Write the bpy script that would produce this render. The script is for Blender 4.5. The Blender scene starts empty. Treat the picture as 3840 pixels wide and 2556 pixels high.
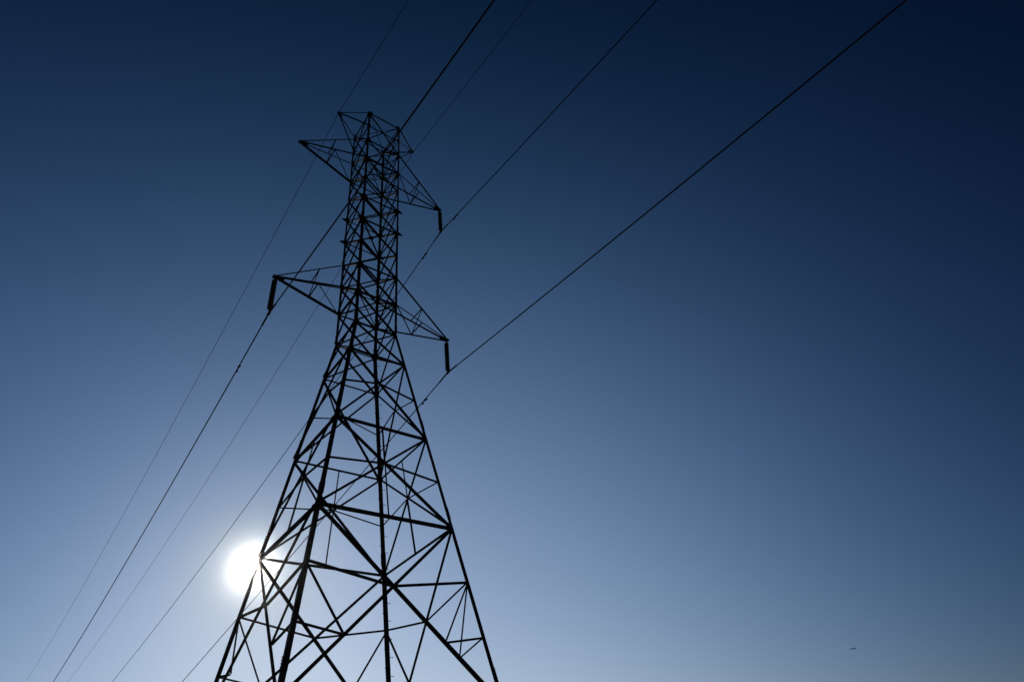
import bpy, bmesh, math, random
from mathutils import Vector, Matrix
random.seed(7)
R = math.radians
scene = bpy.context.scene
col = scene.collection

# ------------------------------------------------------------------ helpers
class MB:
    """collects geometry and links it as ONE mesh object"""
    def __init__(self): self.v = []; self.f = []; self.sm = []
    def poly(self, ring0, ring1, caps=True, smooth=False):
        n = len(ring0); b = len(self.v)
        self.v += [tuple(p) for p in ring0] + [tuple(p) for p in ring1]
        for i in range(n):
            j = (i+1) % n
            self.f.append((b+i, b+j, b+n+j, b+n+i)); self.sm.append(smooth)
        if caps:
            self.f.append(tuple(range(b+n-1, b-1, -1))); self.sm.append(False)
            self.f.append(tuple(range(b+n, b+2*n))); self.sm.append(False)
    def tube(self, pts, rad, n=6, caps=True):
        b = len(self.v); m = len(pts)
        rads = rad if isinstance(rad, (list, tuple)) else [rad]*m
        side = None
        for i, p in enumerate(pts):
            d = (pts[min(i+1, m-1)] - pts[max(i-1, 0)]).normalized()
            if side is None:
                side = d.orthogonal().normalized()
            side = (side - d*side.dot(d)).normalized()
            o = d.cross(side)
            for k in range(n):
                a = 2*math.pi*k/n
                self.v.append(tuple(p + (side*math.cos(a) + o*math.sin(a))*rads[i]))
        for i in range(m-1):
            for k in range(n):
                j = (k+1) % n
                self.f.append((b+i*n+k, b+i*n+j, b+(i+1)*n+j, b+(i+1)*n+k)); self.sm.append(True)
        if caps:
            self.f.append(tuple(b+k for k in range(n-1, -1, -1))); self.sm.append(False)
            self.f.append(tuple(b+(m-1)*n+k for k in range(n))); self.sm.append(False)
    def lathe(self, prof, n=20):
        """prof: list of (radius, z) from top to bottom, closed on the axis"""
        b = len(self.v); m = len(prof)
        for r, z in prof:
            for k in range(n):
                a = 2*math.pi*k/n
                self.v.append((r*math.cos(a), r*math.sin(a), z))
        for i in range(m-1):
            for k in range(n):
                j = (k+1) % n
                self.f.append((b+i*n+k, b+(i+1)*n+k, b+(i+1)*n+j, b+i*n+j)); self.sm.append(True)
        self.f.append(tuple(b+k for k in range(n))); self.sm.append(False)
        self.f.append(tuple(b+(m-1)*n+k for k in range(n-1, -1, -1))); self.sm.append(False)
    def box(self, c, ax, ay, az):
        """box centred at c with half-axis vectors"""
        c = Vector(c); ax = Vector(ax); ay = Vector(ay); az = Vector(az)
        r = [c+ax*i+ay*j-az for i, j in ((-1,-1),(1,-1),(1,1),(-1,1))]
        self.poly(r, [p+az*2 for p in r])
    def angle(self, P, Q, u, w, a, t, b2=None):
        """equal angle iron from P to Q: heel on the line, flanges along u and w"""
        b2 = b2 or a
        sec = ((0,0),(a,0),(a,t),(t,t),(t,b2),(0,b2))
        self.poly([P+u*x+w*y for x, y in sec], [Q+u*x+w*y for x, y in sec])
    def mesh(self, name):
        me = bpy.data.meshes.new(name)
        me.from_pydata(self.v, [], self.f)
        for p, s in zip(me.polygons, self.sm): p.use_smooth = s
        bm = bmesh.new(); bm.from_mesh(me)
        bmesh.ops.recalc_face_normals(bm, faces=bm.faces); bm.to_mesh(me); bm.free()
        return me
    def build(self, name, mat, parent=None):
        me = self.mesh(name); me.materials.append(mat)
        return link(name, me, parent)

def link(name, me, parent=None, loc=None, rot=None):
    o = bpy.data.objects.new(name, me); col.objects.link(o)
    if parent is not None: o.parent = parent
    if loc is not None: o.location = loc
    if rot is not None: o.rotation_euler = rot
    return o

def tag(o, label, cat, group=None):
    o['label'] = label; o['category'] = cat
    if group: o['group'] = group
    return o

def empty(name, loc=(0,0,0)):
    return link(name, None, None, loc)

# ---------------------------------------------------------------- materials
def material(name, base, rough, metal=0.0, var=0.35, scale=6.0, bump=0.15, second=None, spec=.5):
    m = bpy.data.materials.new(name); m.use_nodes = True
    nt = m.node_tree; N = nt.nodes; L = nt.links
    b = N['Principled BSDF']
    tc = N.new('ShaderNodeTexCoord')
    n1 = N.new('ShaderNodeTexNoise'); n1.inputs['Scale'].default_value = scale; n1.inputs['Detail'].default_value = 6
    L.new(tc.outputs['Object'], n1.inputs['Vector'])
    cr = N.new('ShaderNodeValToRGB')
    s = second or tuple(c*(1-var) for c in base)
    cr.color_ramp.elements[0].position = 0.35; cr.color_ramp.elements[0].color = (*s, 1)
    cr.color_ramp.elements[1].position = 0.68; cr.color_ramp.elements[1].color = (*base, 1)
    L.new(n1.outputs['Fac'], cr.inputs['Fac']); L.new(cr.outputs['Color'], b.inputs['Base Color'])
    mr = N.new('ShaderNodeMapRange'); mr.inputs['To Min'].default_value = max(rough-.12, .03); mr.inputs['To Max'].default_value = min(rough+.12, 1)
    L.new(n1.outputs['Fac'], mr.inputs['Value']); L.new(mr.outputs['Result'], b.inputs['Roughness'])
    b.inputs['Metallic'].default_value = metal; b.inputs['Specular IOR Level'].default_value = spec
    if bump:
        n2 = N.new('ShaderNodeTexNoise'); n2.inputs['Scale'].default_value = scale*8; n2.inputs['Detail'].default_value = 4
        L.new(tc.outputs['Object'], n2.inputs['Vector'])
        bp = N.new('ShaderNodeBump'); bp.inputs['Strength'].default_value = bump; bp.inputs['Distance'].default_value = 0.01
        L.new(n2.outputs['Fac'], bp.inputs['Height']); L.new(bp.outputs['Normal'], b.inputs['Normal'])
    return m

STEEL = material('weathering_steel', (.050, .038, .033), .85, 0, second=(.028, .021, .019), scale=2.2, spec=.02)
BOLT = material('bolt_steel', (.070, .060, .056), .7, 0, scale=20, spec=.2)
GLAZE = material('brown_porcelain', (.030, .016, .011), .12, 0, var=.4, scale=5, bump=.02)
FITTING = material('galvanised_fitting', (.070, .066, .064), .7, 0, scale=14, spec=.25)
CABLE = material('weathered_aluminium', (.060, .058, .058), .8, 0, scale=9, spec=.12)
WHITE = material('pale_paint', (.36, .37, .39), .3, 0, var=.08, scale=1.0, bump=0)
GREY = material('grey_paint', (.30, .32, .35), .35, .2, var=.15, scale=1.0, bump=0)

# ----------------------------------------------------- lattice tower (metres)
SL = 0.16301
ZW, ZT = 26.311, 47.728
def half(z):
    return 1.3 if z > ZW else 1.3 + SL*(ZW-z)
SG = {'A': (-1, 1), 'B': (-1, -1), 'C': (1, 1), 'D': (1, -1)}
def node(l, z):
    h = half(z); return Vector((SG[l][0]*h, SG[l][1]*h, z))
LEV = {'T': 47.728, 'TM': 45.957, 'UT': 44.169, 'UB': 41.891, 'L5': 39.731, 'L4': 37.542, 'L3': 35.249,
       'L2': 33.072, 'LT': 31.008, 'LB': 28.724, 'W': ZW, 'one': 23.976, 'two': 18.943, 'three': 13.938, 'four': 6.333}
FACES = (('A', 'B', Vector((-1, 0, 0))), ('B', 'D', Vector((0, -1, 0))),
         ('D', 'C', Vector((1, 0, 0))), ('C', 'A', Vector((0, 1, 0))))
FO = 0.03       # face plane stands this far outside the node lines

tower = empty('lattice_tower')
tag(tower, 'tall dark lattice steel pylon with four cross-arms, rising in the middle of the sky', 'pylon')

def member(name, P, Q, n, a, t=.013, layer=0, cut=.08, out=False, up=None):
    """one angle iron lying in the face with outward normal n; layer sets its depth"""
    d = (Q-P).normalized()
    P = P + n*FO + d*cut; Q = Q + n*FO - d*cut
    w = -(n - d*n.dot(d)).normalized()
    u = d.cross(w)
    if u.z < 0 or (abs(u.z) < 1e-3 and u.x < 0): u = -u
    if out: w = -w
    off = w*(.014 if out else .022 + .016*layer)
    mb = MB(); mb.angle(P - u*a/2 + off, Q - u*a/2 + off, u, w, a, t)
    return mb.build(name, STEEL, tower)

def cross_point(a, b, z1, z2):
    """where the two diagonals of a trapezoid panel meet (z1 above z2)"""
    w1, w2 = half(z1), half(z2); f = w1/(w1+w2)
    return node(a, z1).lerp(node(b, z2), f)

# legs: angle irons with the heel on the outer corner, bent at the waist
legs = {}
for l, (sx, sy) in SG.items():
    mb = MB(); u = Vector((-sx, 0, 0)); w = Vector((0, -sy, 0))
    hl = lambda z: node(l, z) + Vector((sx*FO, sy*FO, 0))
    mb.angle(hl(-.3), hl(13.5), u, w, .185, .02)
    mb.angle(hl(13.501), hl(ZW), u, w, .17, .018)
    mb.angle(hl(ZW+.001), hl(35.0), u, w, .15, .016)
    mb.angle(hl(35.001), hl(ZT+.08), u, w, .125, .014)
    legs[l] = mb.build('leg', STEEL, tower)
    # bolted splice sleeves
    for zs, ln, a in ((7.5, .55, .2), (14.72, .6, .2), (19.85, .55, .185), (26.75, .45, .17), (35.75, .4, .15)):
        sp = MB(); o = Vector((sx*.013, sy*.013, 0))
        sp.angle(hl(zs-ln/2)+o, hl(zs+ln/2)+o, u, w, a, .012)
        for k in range(5):
            zz = zs - ln/2 + ln*(k+.5)/5
            for ax, nn in ((u, -w), (w, -u)):
                for e in (.4, .8):
                    c = hl(zz) + o + ax*(a*e)
                    sp.tube([c - nn*.002, c + nn*.032], .018, 6)
        sp.build('splice_plate', STEEL, legs[l])

# step bolts on the far leg, alternating between the two flanges
sb = MB(); sb.tube([Vector((0, 0, 0)), Vector((.19, 0, 0))], .013, 6); sb.tube([Vector((.19, 0, 0)), Vector((.21, 0, 0))], .026, 6)
step_mesh = sb.mesh('step_bolt'); step_mesh.materials.append(BOLT)
z, k = 6.0, 0
while z < 46.9:
    p = node('C', z) + Vector((FO, FO, 0))
    if k % 2 == 0: link('step_bolt', step_mesh, legs['C'], p + Vector((0, -.08, 0)), (0, 0, 0))
    else: link('step_bolt', step_mesh, legs['C'], p + Vector((-.08, 0, 0)), (0, 0, R(90)))
    z += .4135; k += 1

cage = ['T', 'UT', 'UB', 'L5', 'L4', 'L3', 'L2', 'LT', 'LB', 'W']
body = ['W', 'one', 'two', 'three', 'four']
for p, q, n in FACES:
    for i in range(len(cage)-1):
        z1, z2 = LEV[cage[i]], LEV[cage[i+1]]
        a = .08 if i < 2 else (.09 if i < 5 else .1)
        member('cage_diagonal', node(p, z1), node(q, z2), n, a, layer=0)
        member('cage_diagonal', node(q, z1), node(p, z2), n, a, out=True)
    for i in range(len(body)-1):
        z1, z2 = LEV[body[i]], LEV[body[i+1]]
        a = (.095, .105, .11, .125)[i]
        member('body_diagonal', node(p, z1), node(q, z2), n, a, layer=0, cut=.1)
        member('body_diagonal', node(q, z1), node(p, z2), n, a, out=True, cut=.1)
    # extension panel down to the footings
    member('body_diagonal', node(p, LEV['four']), node(q, .15), n, .12, layer=0)
    member('body_diagonal', node(q, LEV['four']), node(p, .15), n, .12, out=True)
    for lv, a in (('T', .075), ('TM', .06), ('UT', .075), ('UB', .095), ('L4', .075), ('L3', .085), ('LT', .075), ('LB', .11),
                  ('W', .095), ('one', .105), ('two', .12), ('three', .14), ('four', .13)):
        member('horizontal_strut', node(p, LEV[lv]), node(q, LEV[lv]), n, a, layer=1)
    # secondary bracing that shortens the legs and diagonals
    for hi, lo, zl in (('one', 'two', 21.46), ('two', 'three', 16.41)):
        c = cross_point(p, q, LEV[hi], LEV[lo])
        for e in (p, q):
            member('redundant_brace', node(e, zl), c, n, .075, .01, layer=2, cut=.06)
        if lo == 'three':
            tm = node(p, LEV[hi]).lerp(node(q, LEV[hi]), .5); bm_ = node(p, LEV[lo]).lerp(node(q, LEV[lo]), .5)
            member('hanger', tm, c, n, .068, .01, layer=2, cut=.02)
            member('hanger', c, bm_, n, .075, .01, layer=2, cut=.02)
    c = cross_point(p, q, LEV['three'], LEV['four'])
    for e, o in ((p, q), (q, p)):
        foot = node(e, LEV['four'])
        m = c.lerp(foot, .478)
        member('redundant_brace', node(e, 11.35), c, n, .095, .01, layer=2, cut=.06)
        member('redundant_brace', node(e, 11.35), m, n, .075, .01, layer=2, cut=.06)
        member('redundant_brace', node(e, 8.97), m, n, .075, .01, layer=3, cut=.06)

def plain_angle(name, P, Q, a, t, parent, up=Vector((0, 0, 1)), down=False):
    d = (Q-P).normalized(); u = d.cross(up).normalized(); w = u.cross(d).normalized()
    if down: w = -w
    mb = MB(); mb.angle(P - u*a/2, Q - u*a/2, u, w, a, t)
    return mb.build(name, STEEL, parent)

for lv, a in (('T', .04), ('UB', .055), ('L3', .085), ('LB', .055)):
    dz = Vector((0, 0, .05))
    plain_angle('plan_brace', node('A', LEV[lv])+dz, node('D', LEV[lv])+dz, a, .01, tower)
    plain_angle('plan_brace', node('B', LEV[lv])-dz*.4, node('C', LEV[lv])-dz*.4, a, .01, tower, down=True)
mb = MB(); mb.box((0, 0, LEV['L3']+.03), (.17, 0, 0), (0, .17, 0), (0, 0, .006)); mb.build('gusset_plate', STEEL, tower)

# gusset plates on every face at every panel point
for p, q, n in FACES:
    for lv in ('T', 'TM', 'UT', 'UB', 'L5', 'L4', 'L3', 'L2', 'LT', 'LB', 'W', 'one', 'two', 'three'):
        z = LEV[lv]
        big = lv in ('two', 'three', 'W', 'one')
        g = .22 if big else (.2 if lv in ('TM', 'L5', 'L2') else .25); hh = .19 if big else .19
        for e, o in ((p, q), (q, p)):
            a_ = (node(o, z)-node(e, z)).normalized(); up = (node(e, z+.5)-node(e, z-.5)).normalized() if lv != 'W' else Vector((0, 0, 1))
            c0 = node(e, z) + n*(FO+.003) + a_*.02
            pr = [c0 - up*hh, c0 + a_*g*.55 - up*hh*.8, c0 + a_*g - up*hh*.15, c0 + a_*g + up*hh*.15, c0 + a_*g*.55 + up*hh*.8, c0 + up*hh]
            mb = MB(); mb.poly(pr, [x + n*.009 for x in pr])
            # bolt heads
            for s1, s2 in ((.3, .5), (.3, -.5), (.75, 0), (.55, .3), (.55, -.3)):
                cc = c0 + a_*g*s1 + up*hh*s2
                mb.tube([cc + n*.008, cc + n*.026], .014, 6)
            mb.build('gusset_plate', STEEL, tower)
# pointed plates left for a middle cross-arm that was never fitted
for l, (sx, sy) in SG.items():
    for lv in ('L4', 'L3'):
        p0 = node(l, LEV[lv]) + Vector((sx*FO, sy*(FO-.032), 0)); x = Vector((sx, 0, 0)); zz = Vector((0, 0, 1))
        pr = [p0 - x*.12 + zz*.24, p0 + x*.05 + zz*.2, p0 + x*.36 + zz*.02, p0 + x*.34 - zz*.05, p0 + x*.03 - zz*.16, p0 - x*.12 - zz*.2]
        mb = MB(); mb.poly(pr, [v + Vector((0, -sy*.012, 0)) for v in pr])
        mb.build('arm_bracket', STEEL, tower)

# cross-arms
def cross_arm(s, tip, top, bot, ends):
    e = link('cross_arm', None, tower)
    tip = Vector(tip); X = Vector((s, 0, 0))
    near, far = ends              # leg on the -y side, leg on the +y side
    T = {}
    for l in ends:
        sy = SG[l][1]
        for nm, lv, a in (('top', top, .08), ('bot', bot, .125)):
            P = node(l, LEV[lv]) + Vector((s*.02, 0, 0))
            tp = tip + Vector((0, sy*.05, .06 if nm == 'top' else -.02))
            plain_angle('chord', P, tp, a if l == far or nm == 'top' else .075, .011, e, down=(nm == 'top'))
            T[l, nm] = P.lerp(tp, .485); T[l, nm, 0] = P
    A = lambda p, q, a: plain_angle('lacing', p, q, a, .007, e)
    for l in ends: A(T[l, 'top'], T[l, 'bot'], .055)
    A(T[near, 'top'], T[far, 'top'], .055); A(T[near, 'bot'], T[far, 'bot'], .06)
    A(T[near, 'top'] + X*.02, T[far, 'bot'] + X*.02, .045)
    if s < 0: A(T[near, 'bot'], T[far, 'bot', 0], .055)
    else: A(T[far, 'bot'], T[near, 'bot', 0], .055)
    mb = MB()
    for sy in (-1, 1):
        y = sy*.075; c = tip + X*.0
        pr = [c - X*.55 + Vector((0, y, .13)), c + X*.13 + Vector((0, y, .085)), c + X*.13 + Vector((0, y, -.075)), c - X*.5 + Vector((0, y, -.11))]
        mb.poly(pr, [v + Vector((0, sy*.012, 0)) for v in pr])
    mb.box(tip + X*.05, (.012, 0, 0), (0, .074, 0), (0, 0, .07))
    mb.build('tip_plate', STEEL, e)
    return e
cross_arm(-1, (-5.69, 0, 41.87), 'UT', 'UB', ('B', 'A'))
cross_arm(1, (5.67, 0, 41.84), 'UT', 'UB', ('D', 'C'))
cross_arm(-1, (-5.75, 0, 28.64), 'LT', 'LB', ('B', 'A'))
cross_arm(1, (5.76, 0, 28.64), 'LT', 'LB', ('D', 'C'))
for s, ends in ((-1, ('B', 'A')), (1, ('D', 'C'))):
    e = link('earth_wire_bracket', None, tower); tip = Vector((s*3.21, 0, 47.70))
    for l in ends:
        y = Vector((0, SG[l][1]*.05, 0))
        plain_angle('chord', node(l, LEV['T']), tip + y + Vector((0, 0, .03)), .07, .009, e, down=True)
        plain_angle('chord', node(l, LEV['TM']), tip + y - Vector((0, 0, .05)), .075, .01, e)
    mb = MB(); X = Vector((s, 0, 0))
    for sy in (-1, 1):
        pr = [tip - X*.34 + Vector((0, sy*.07, .07)), tip + X*.1 + Vector((0, sy*.07, .08)), tip + X*.1 + Vector((0, sy*.07, -.1)), tip - X*.3 + Vector((0, sy*.07, -.12))]
        mb.poly(pr, [v + Vector((0, sy*.012, 0)) for v in pr])
    mb.box(tip + X*.04 - Vector((0, 0, .02)), (.09, 0, 0), (0, .068, 0), (0, 0, .05))
    mb.build('tip_plate', STEEL, e)

# --------------------------------------------------------- insulator strings
def disc_mesh(r):
    mb = MB()
    mb.lathe([(.03, .075), (.05, .070), (.052, .045), (.07, .034), (r*.8, .010), (r*.97, -.008), (r, -.018), (r*.97, -.028),
              (r*.86, -.024), (r*.74, -.034), (r*.66, -.024), (r*.5, -.036), (.05, -.03), (.022, -.075)], 24)
    me = mb.mesh('disc'); me.materials.append(GLAZE); return me
DISC = disc_mesh(.155)
def insulator(x, z_top, z_bot, z_wire, count, tip_z, label):
    o = empty('insulator_string', (x, 0, tip_z)); tag(o, label, 'insulator', 'insulator strings hanging from the cross-arms')
    mb = MB(); V = Vector
    mb.tube([V((0, 0, -.02)), V((0, 0, z_top-tip_z+.02))], .028, 8)
    mb.box((0, 0, -.07), (.05, 0, 0), (0, .02, 0), (0, 0, .07))
    mb.build('shackle', FITTING, o)
    step = (z_top - z_bot)/count
    for i in range(count):
        link('disc', DISC, o, (0, 0, z_top - tip_z - step*(i+.5)))
    mb = MB(); zw = z_wire - tip_z; zb = z_bot - tip_z
    mb.tube([V((0, 0, zb+.03)), V((0, 0, zw+.04))], .032, 8)
    mb.box((0, 0, (zb+zw)/2+.02), (.045, 0, 0), (0, .03, 0), (0, 0, .05))
    # boat-shaped suspension clamp
    mb.tube([V((0, -.22, zw+.004)), V((0, -.15, zw-.022)), V((0, 0, zw-.03)), V((0, .15, zw-.022)), V((0, .22, zw+.004))], [.04, .062, .072, .062, .04], 8)
    for y in (-.1, .1):
        mb.tube([V((-.06, y, zw-.07)), V((-.06, y, zw+.07))], .014, 6); mb.tube([V((.06, y, zw-.07)), V((.06, y, zw+.07))], .014, 6)
    mb.build('suspension_clamp', FITTING, o)
    return o
insulator(-5.726, 28.40, 26.19, 25.881, 15, 28.62, 'dark insulator string of stacked discs under the lower left cross-arm')
insulator(5.67, 41.60, 39.50, 39.301, 14, 41.82, 'dark insulator string of stacked discs under the upper right cross-arm')
insulator(5.705, 28.40, 26.16, 25.99, 15, 28.62, 'dark insulator string under the lower right cross-arm')

# --------------------------------------------------------------------- wires
# x, (near: side drift, slope, curvature), (far: ...), height at the tower, radius
WIRES = {
 'LL': (-5.726, (0, -.10333, .000278), (.0185, -.09804, .000688), 25.881, .036),
 'UR': (5.67, (0, -.12306, .000366), (.0066, -.14589, .000521), 39.301, .034),
 'LR': (5.705, (.0004, -.11521, .000475), (.0012, -.12862, .000157), 25.99, .034),
 'LE': (-3.24, (0, -.11098, .000312), (.0117, -.10797, .000495), 47.689, .020),
 'RE': (3.24, (-.0008, -.13514, .000494), (.0077, -.14318, .000558), 47.514, .020)}
def wire_point(k, y):
    x, nr, fr, z, r = WIRES[k]
    d, a, b = nr if y < 0 else fr; s = abs(y)
    # the far half never climbs again before mid-span
    return Vector((x + d*s, y, z + a*s + b*s*s))
def wire(k, name, label, cat, group):
    x, nr, fr, z, r = WIRES[k]
    ys = [-130 + 2*i for i in range(60)] + [-10 + .5*i for i in range(40)] + [10 + 3*i for i in range(51)]
    ys = sorted(set(ys))
    o = empty(name, wire_point(k, 0)); tag(o, label, cat, group)
    base = wire_point(k, 0)
    mb = MB(); mb.tube([wire_point(k, y)-base for y in ys], r, 8); mb.build('cable', CABLE, o)
    mb = MB(); rod = [-1.1, -.95, -.5, -.2, 0, .2, .5, .95, 1.1] if r > .02 else [-.5, -.4, -.1, 0, .1, .4, .5]
    rr = r*1.45
    mb.tube([wire_point(k, y)-base for y in rod], [r*1.05]+[rr]*(len(rod)-2)+[r*1.05], 8)
    mb.build('armour_rods', CABLE, o)
    return o
wire('LL', 'conductor_wire', 'thickest black power line, held by the insulator under the lower left cross-arm', 'power line', 'power lines strung on the pylon')
wire('UR', 'conductor_wire', 'black power line held by the insulator under the upper right cross-arm', 'power line', 'power lines strung on the pylon')
wire('LR', 'conductor_wire', 'black power line held by the insulator under the lower right cross-arm, reaching the far right', 'power line', 'power lines strung on the pylon')
wire('LE', 'earth_wire', 'hair-thin wire running from the left peak bracket of the pylon, leftmost of all wires', 'wire', 'thin earth wires on the pylon peak')
wire('RE', 'earth_wire', 'hair-thin wire running from the right peak bracket and behind the pylon', 'wire', 'thin earth wires on the pylon peak')

# vibration dampers clamped to the conductors
def damper(k, y, label):
    P = wire_point(k, y); d = (wire_point(k, y+.1)-wire_point(k, y-.1)).normalized()
    o = empty('vibration_damper', P); tag(o, label, 'damper', 'vibration dampers on the power lines')
    up = Vector((0, 0, 1)); up = (up - d*up.dot(d)).normalized(); r = WIRES[k][4]
    mb = MB(); mb.box(up*-.05, d*.035, d.cross(up)*.024, up*.09); mb.tube([-d*.05, d*.05], r*1.5, 8); mb.build('clamp', FITTING, o)
    c = up*-.13
    mb = MB(); mb.tube([c - d*.24 - up*.03, c - d*.1, c + d*.1, c + d*.24 - up*.03], .011, 6); mb.build('messenger_cable', CABLE, o)
    for s in (-1, 1):
        mb = MB(); e = c + d*s*.235 - up*.03
        mb.tube([e - d*s*.10, e - d*s*.09, e + d*s*.0, e + d*s*.01, e + d*s*.05, e + d*s*.06], [.03, .042, .042, .058, .058, .04], 10)
        mb.build('weight', FITTING, o)
    return o
damper('LL', 4.75, 'small two-weight damper on the thick power line below the lower left insulator')
damper('UR', -2.1, 'small two-weight damper on the wire up and right of the upper right insulator')
damper('UR', 2.4, 'small two-weight damper on the wire down and left of the upper right insulator')
damper('LR', 2.85, 'small two-weight damper on the wire below the lower right insulator, beside the pylon leg')

# ------------------------------------------------------------------ airliner
CAM = Vector((-12.7905, -27.4581, 1.600))
def airliner():
    D = 4600.0
    o = empty('airliner', CAM + Vector((.8859, .4339, .1641))*D)
    tag(o, 'tiny airliner flying low in the clear sky far to the right of the pylon', 'airplane')
    o.rotation_euler = (0, R(-3), R(146)); V = Vector   # local +x is the nose
    mb = MB()
    xs = [(18.4, .15, -.5), (17.6, .9, -.35), (16, 1.5, -.15), (13.5, 1.95, 0), (-7, 1.95, 0), (-12, 1.5, .45), (-16, .8, 1.0), (-18.5, .25, 1.3)]
    mb.tube([V((x, 0, c)) for x, r, c in xs], [r for x, r, c in xs], 16); mb.build('fuselage', WHITE, o)
    def slab(name, pts, th, mat):
        mb = MB(); mb.poly([V(p) for p in pts], [V(p)+V(th) for p in pts]); return mb.build(name, mat, o)
    for s in (-1, 1):
        slab('wing', [(4, s*1.6, -1.3), (-2, s*17, .2), (-3.8, s*17, .2), (-3.2, s*6, -.7), (-3.6, s*1.6, -1.3)], (0, 0, .38), GREY)
        slab('tailplane', [(-13.5, s*.6, 1.3), (-17, s*6.3, 1.9), (-18.4, s*6.3, 1.9), (-17.3, s*.6, 1.3)], (0, 0, .22), GREY)
        mb = MB(); mb.tube([V((5.4, s*5.6, -2.2)), V((4.8, s*5.6, -2.2)), V((2.4, s*5.6, -2.1)), V((1, s*5.6, -2.0))], [.85, 1.02, .95, .5], 14)
        mb.box((2.2, s*5.6, -1.15), (1.4, 0, 0), (0, .15, 0), (0, 0, .4)); mb.build('engine', GREY, o)
    slab('tail_fin', [(-10.5, -.17, 1.4), (-15.8, -.17, 7.9), (-18.2, -.17, 7.9), (-17, -.17, 1.2)], (0, .34, 0), GREY)
    return o
airliner()

# -------------------------------------------------------------------- ground
mb = MB(); E = 3000.0; n = 40
for j in range(n+1):
    for i in range(n+1):
        x = -E + 2*E*i/n; y = -E + 2*E*j/n
        mb.v.append((x, y, 0))
for j in range(n):
    for i in range(n):
        a = j*(n+1)+i; mb.f.append((a, a+1, a+n+2, a+n+1)); mb.sm.append(False)
GRASS = material('dry_grass', (.055, .050, .024), .95, 0, second=(.028, .033, .014), scale=.35, bump=.4)
g = mb.build('ground', GRASS); g['kind'] = 'structure'

# ------------------------------------------------------------ light, sky, sun
SUN = Vector((.27060, .89770, .34770)).normalized()
EL = math.asin(SUN.z); AZ = math.atan2(SUN.x, SUN.y)
w = bpy.data.worlds.new('World'); scene.world = w; w.use_nodes = True
nt = w.node_tree; N = nt.nodes; L = nt.links
bg = N['Background']
sky = N.new('ShaderNodeTexSky'); sky.sky_type = 'NISHITA'; sky.sun_disc = False
sky.sun_elevation = EL; sky.sun_rotation = AZ
sky.altitude = 0; sky.air_density = 1.0; sky.dust_density = 0.0; sky.ozone_density = 3.0
# The clear Nishita sky, deepened: each channel is raised to a slight power, brightened towards the
# sun's direction and darkened towards the zenith (all by world direction).
def mth(op, a, b=None, c=None):
    n = N.new('ShaderNodeMath'); n.operation = op
    for i, x in enumerate((a, b, c)):
        if x is None: continue
        if isinstance(x, (int, float)): n.inputs[i].default_value = x
        else: L.new(x, n.inputs[i])
    return n.outputs[0]
LOBE = Vector((.42051, .83811, .34749))      # middle of the broad bright part of the sky
tc = N.new('ShaderNodeTexCoord')
nrm = N.new('ShaderNodeVectorMath'); nrm.operation = 'NORMALIZE'; L.new(tc.outputs['Generated'], nrm.inputs[0])
dot = N.new('ShaderNodeVectorMath'); dot.operation = 'DOT_PRODUCT'; L.new(nrm.outputs['Vector'], dot.inputs[0]); dot.inputs[1].default_value = SUN
dot2 = N.new('ShaderNodeVectorMath'); dot2.operation = 'DOT_PRODUCT'; L.new(nrm.outputs['Vector'], dot2.inputs[0]); dot2.inputs[1].default_value = LOBE
sep = N.new('ShaderNodeSeparateXYZ'); L.new(nrm.outputs['Vector'], sep.inputs[0])
z4 = mth('POWER', mth('MAXIMUM', sep.outputs['Z'], 0.0), 4.0)
sc = N.new('ShaderNodeSeparateColor'); L.new(sky.outputs['Color'], sc.inputs['Color'])
cc = N.new('ShaderNodeCombineColor')
half_c = mth('MULTIPLY_ADD', dot.outputs['Value'], .5, .5)
aur, aur2 = mth('POWER', half_c, 100.0), mth('POWER', half_c, 600.0)        # wide and narrow aureole of the sun
for ch, c0, gm, kc, mz, a1, a2 in (('Red', -7.85, 1.2532, 5.53, -1.4103, .5288, -.02),
                                   ('Green', -6.80, 1.1462, 4.2062, -.7973, .3775, -.05),
                                   ('Blue', -5.6784, 1.1099, 2.9342, -.704, .2595, -.18)):
    e = mth('MULTIPLY_ADD', dot2.outputs['Value'], kc, c0 + math.log(10))     # Background strength is 0.1
    e = mth('MULTIPLY_ADD', z4, mz, e)
    e = mth('MULTIPLY_ADD', aur, a1, e); e = mth('MULTIPLY_ADD', aur2, a2, e)
    v = mth('MULTIPLY', mth('POWER', sc.outputs[ch], gm), mth('EXPONENT', e))
    L.new(v, cc.inputs[ch])
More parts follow.
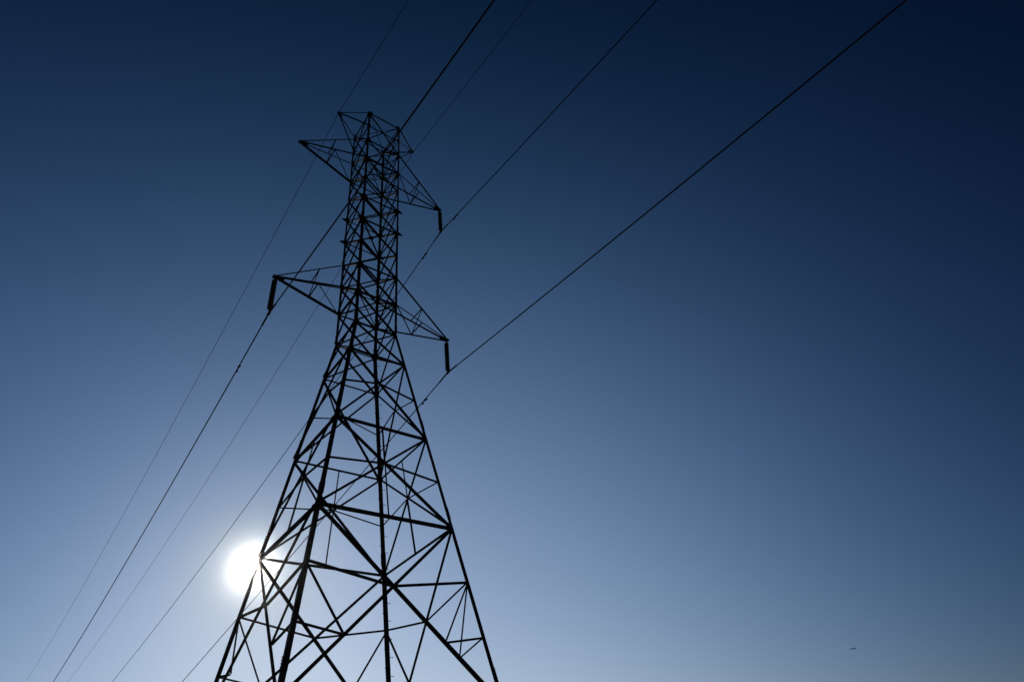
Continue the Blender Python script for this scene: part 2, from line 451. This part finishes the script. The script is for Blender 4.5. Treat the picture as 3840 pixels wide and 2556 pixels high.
L.new(cc.outputs['Color'], bg.inputs['Color'])
bg.inputs['Strength'].default_value = .1

sl = bpy.data.lights.new('Sun', 'SUN'); sl.energy = 2.0; sl.angle = R(.53); sl.color = (1, .93, .82)
so = bpy.data.objects.new('Sun', sl); col.objects.link(so)
so.rotation_euler = (-SUN).to_track_quat('-Z', 'Y').to_euler(); so.location = (40, 120, 60)

# -------------------------------------------------------------------- camera
cd = bpy.data.cameras.new('Camera'); cam = bpy.data.objects.new('Camera', cd); col.objects.link(cam)
yaw, pitch, roll = -.72304746, .67458612, -.12943833
fwd = Vector((-math.sin(yaw)*math.cos(pitch), math.cos(yaw)*math.cos(pitch), math.sin(pitch)))
rt = Vector((math.cos(yaw), math.sin(yaw), 0)); upv = rt.cross(fwd)
r2 = rt*math.cos(roll) + upv*math.sin(roll); u2 = -rt*math.sin(roll) + upv*math.cos(roll)
M = Matrix((r2, u2, -fwd)).transposed().to_4x4(); M.translation = CAM
cam.matrix_world = M
cd.sensor_width = 36; cd.lens = 22.6402; cd.clip_start = .1; cd.clip_end = 20000
scene.camera = cam

vs = scene.view_settings
vs.view_transform = 'Standard'; vs.look = 'None'; vs.gamma = 1; vs.use_curve_mapping = False
vs.exposure = 0.0

# ---------------------------------------------------------------------- added sun glare volume
mb = MB(); mb.box((0, 0, 23.75), (3200, 0, 0), (0, 3200, 0), (0, 0, 24.75))  # added box of scattering air, put in to spread glare around the sun
hm = bpy.data.materials.new('thin_glare_haze'); hm.use_nodes = True
hn = hm.node_tree; hn.nodes.remove(hn.nodes['Principled BSDF'])
pv = hn.nodes.new('ShaderNodeVolumePrincipled')
pv.inputs['Color'].default_value = (.95, .97, 1, 1)
pv.inputs['Density'].default_value = .00009
pv.inputs['Anisotropy'].default_value = .993
hn.links.new(pv.outputs['Volume'], hn.nodes['Material Output'].inputs['Volume'])
hz = mb.build('glare_haze', hm); hz['kind'] = 'stuff'
tag(hz, 'added scattering volume that makes the white glare around the sun', 'glare_haze')
scene.cycles.sample_clamp_indirect = 2.0
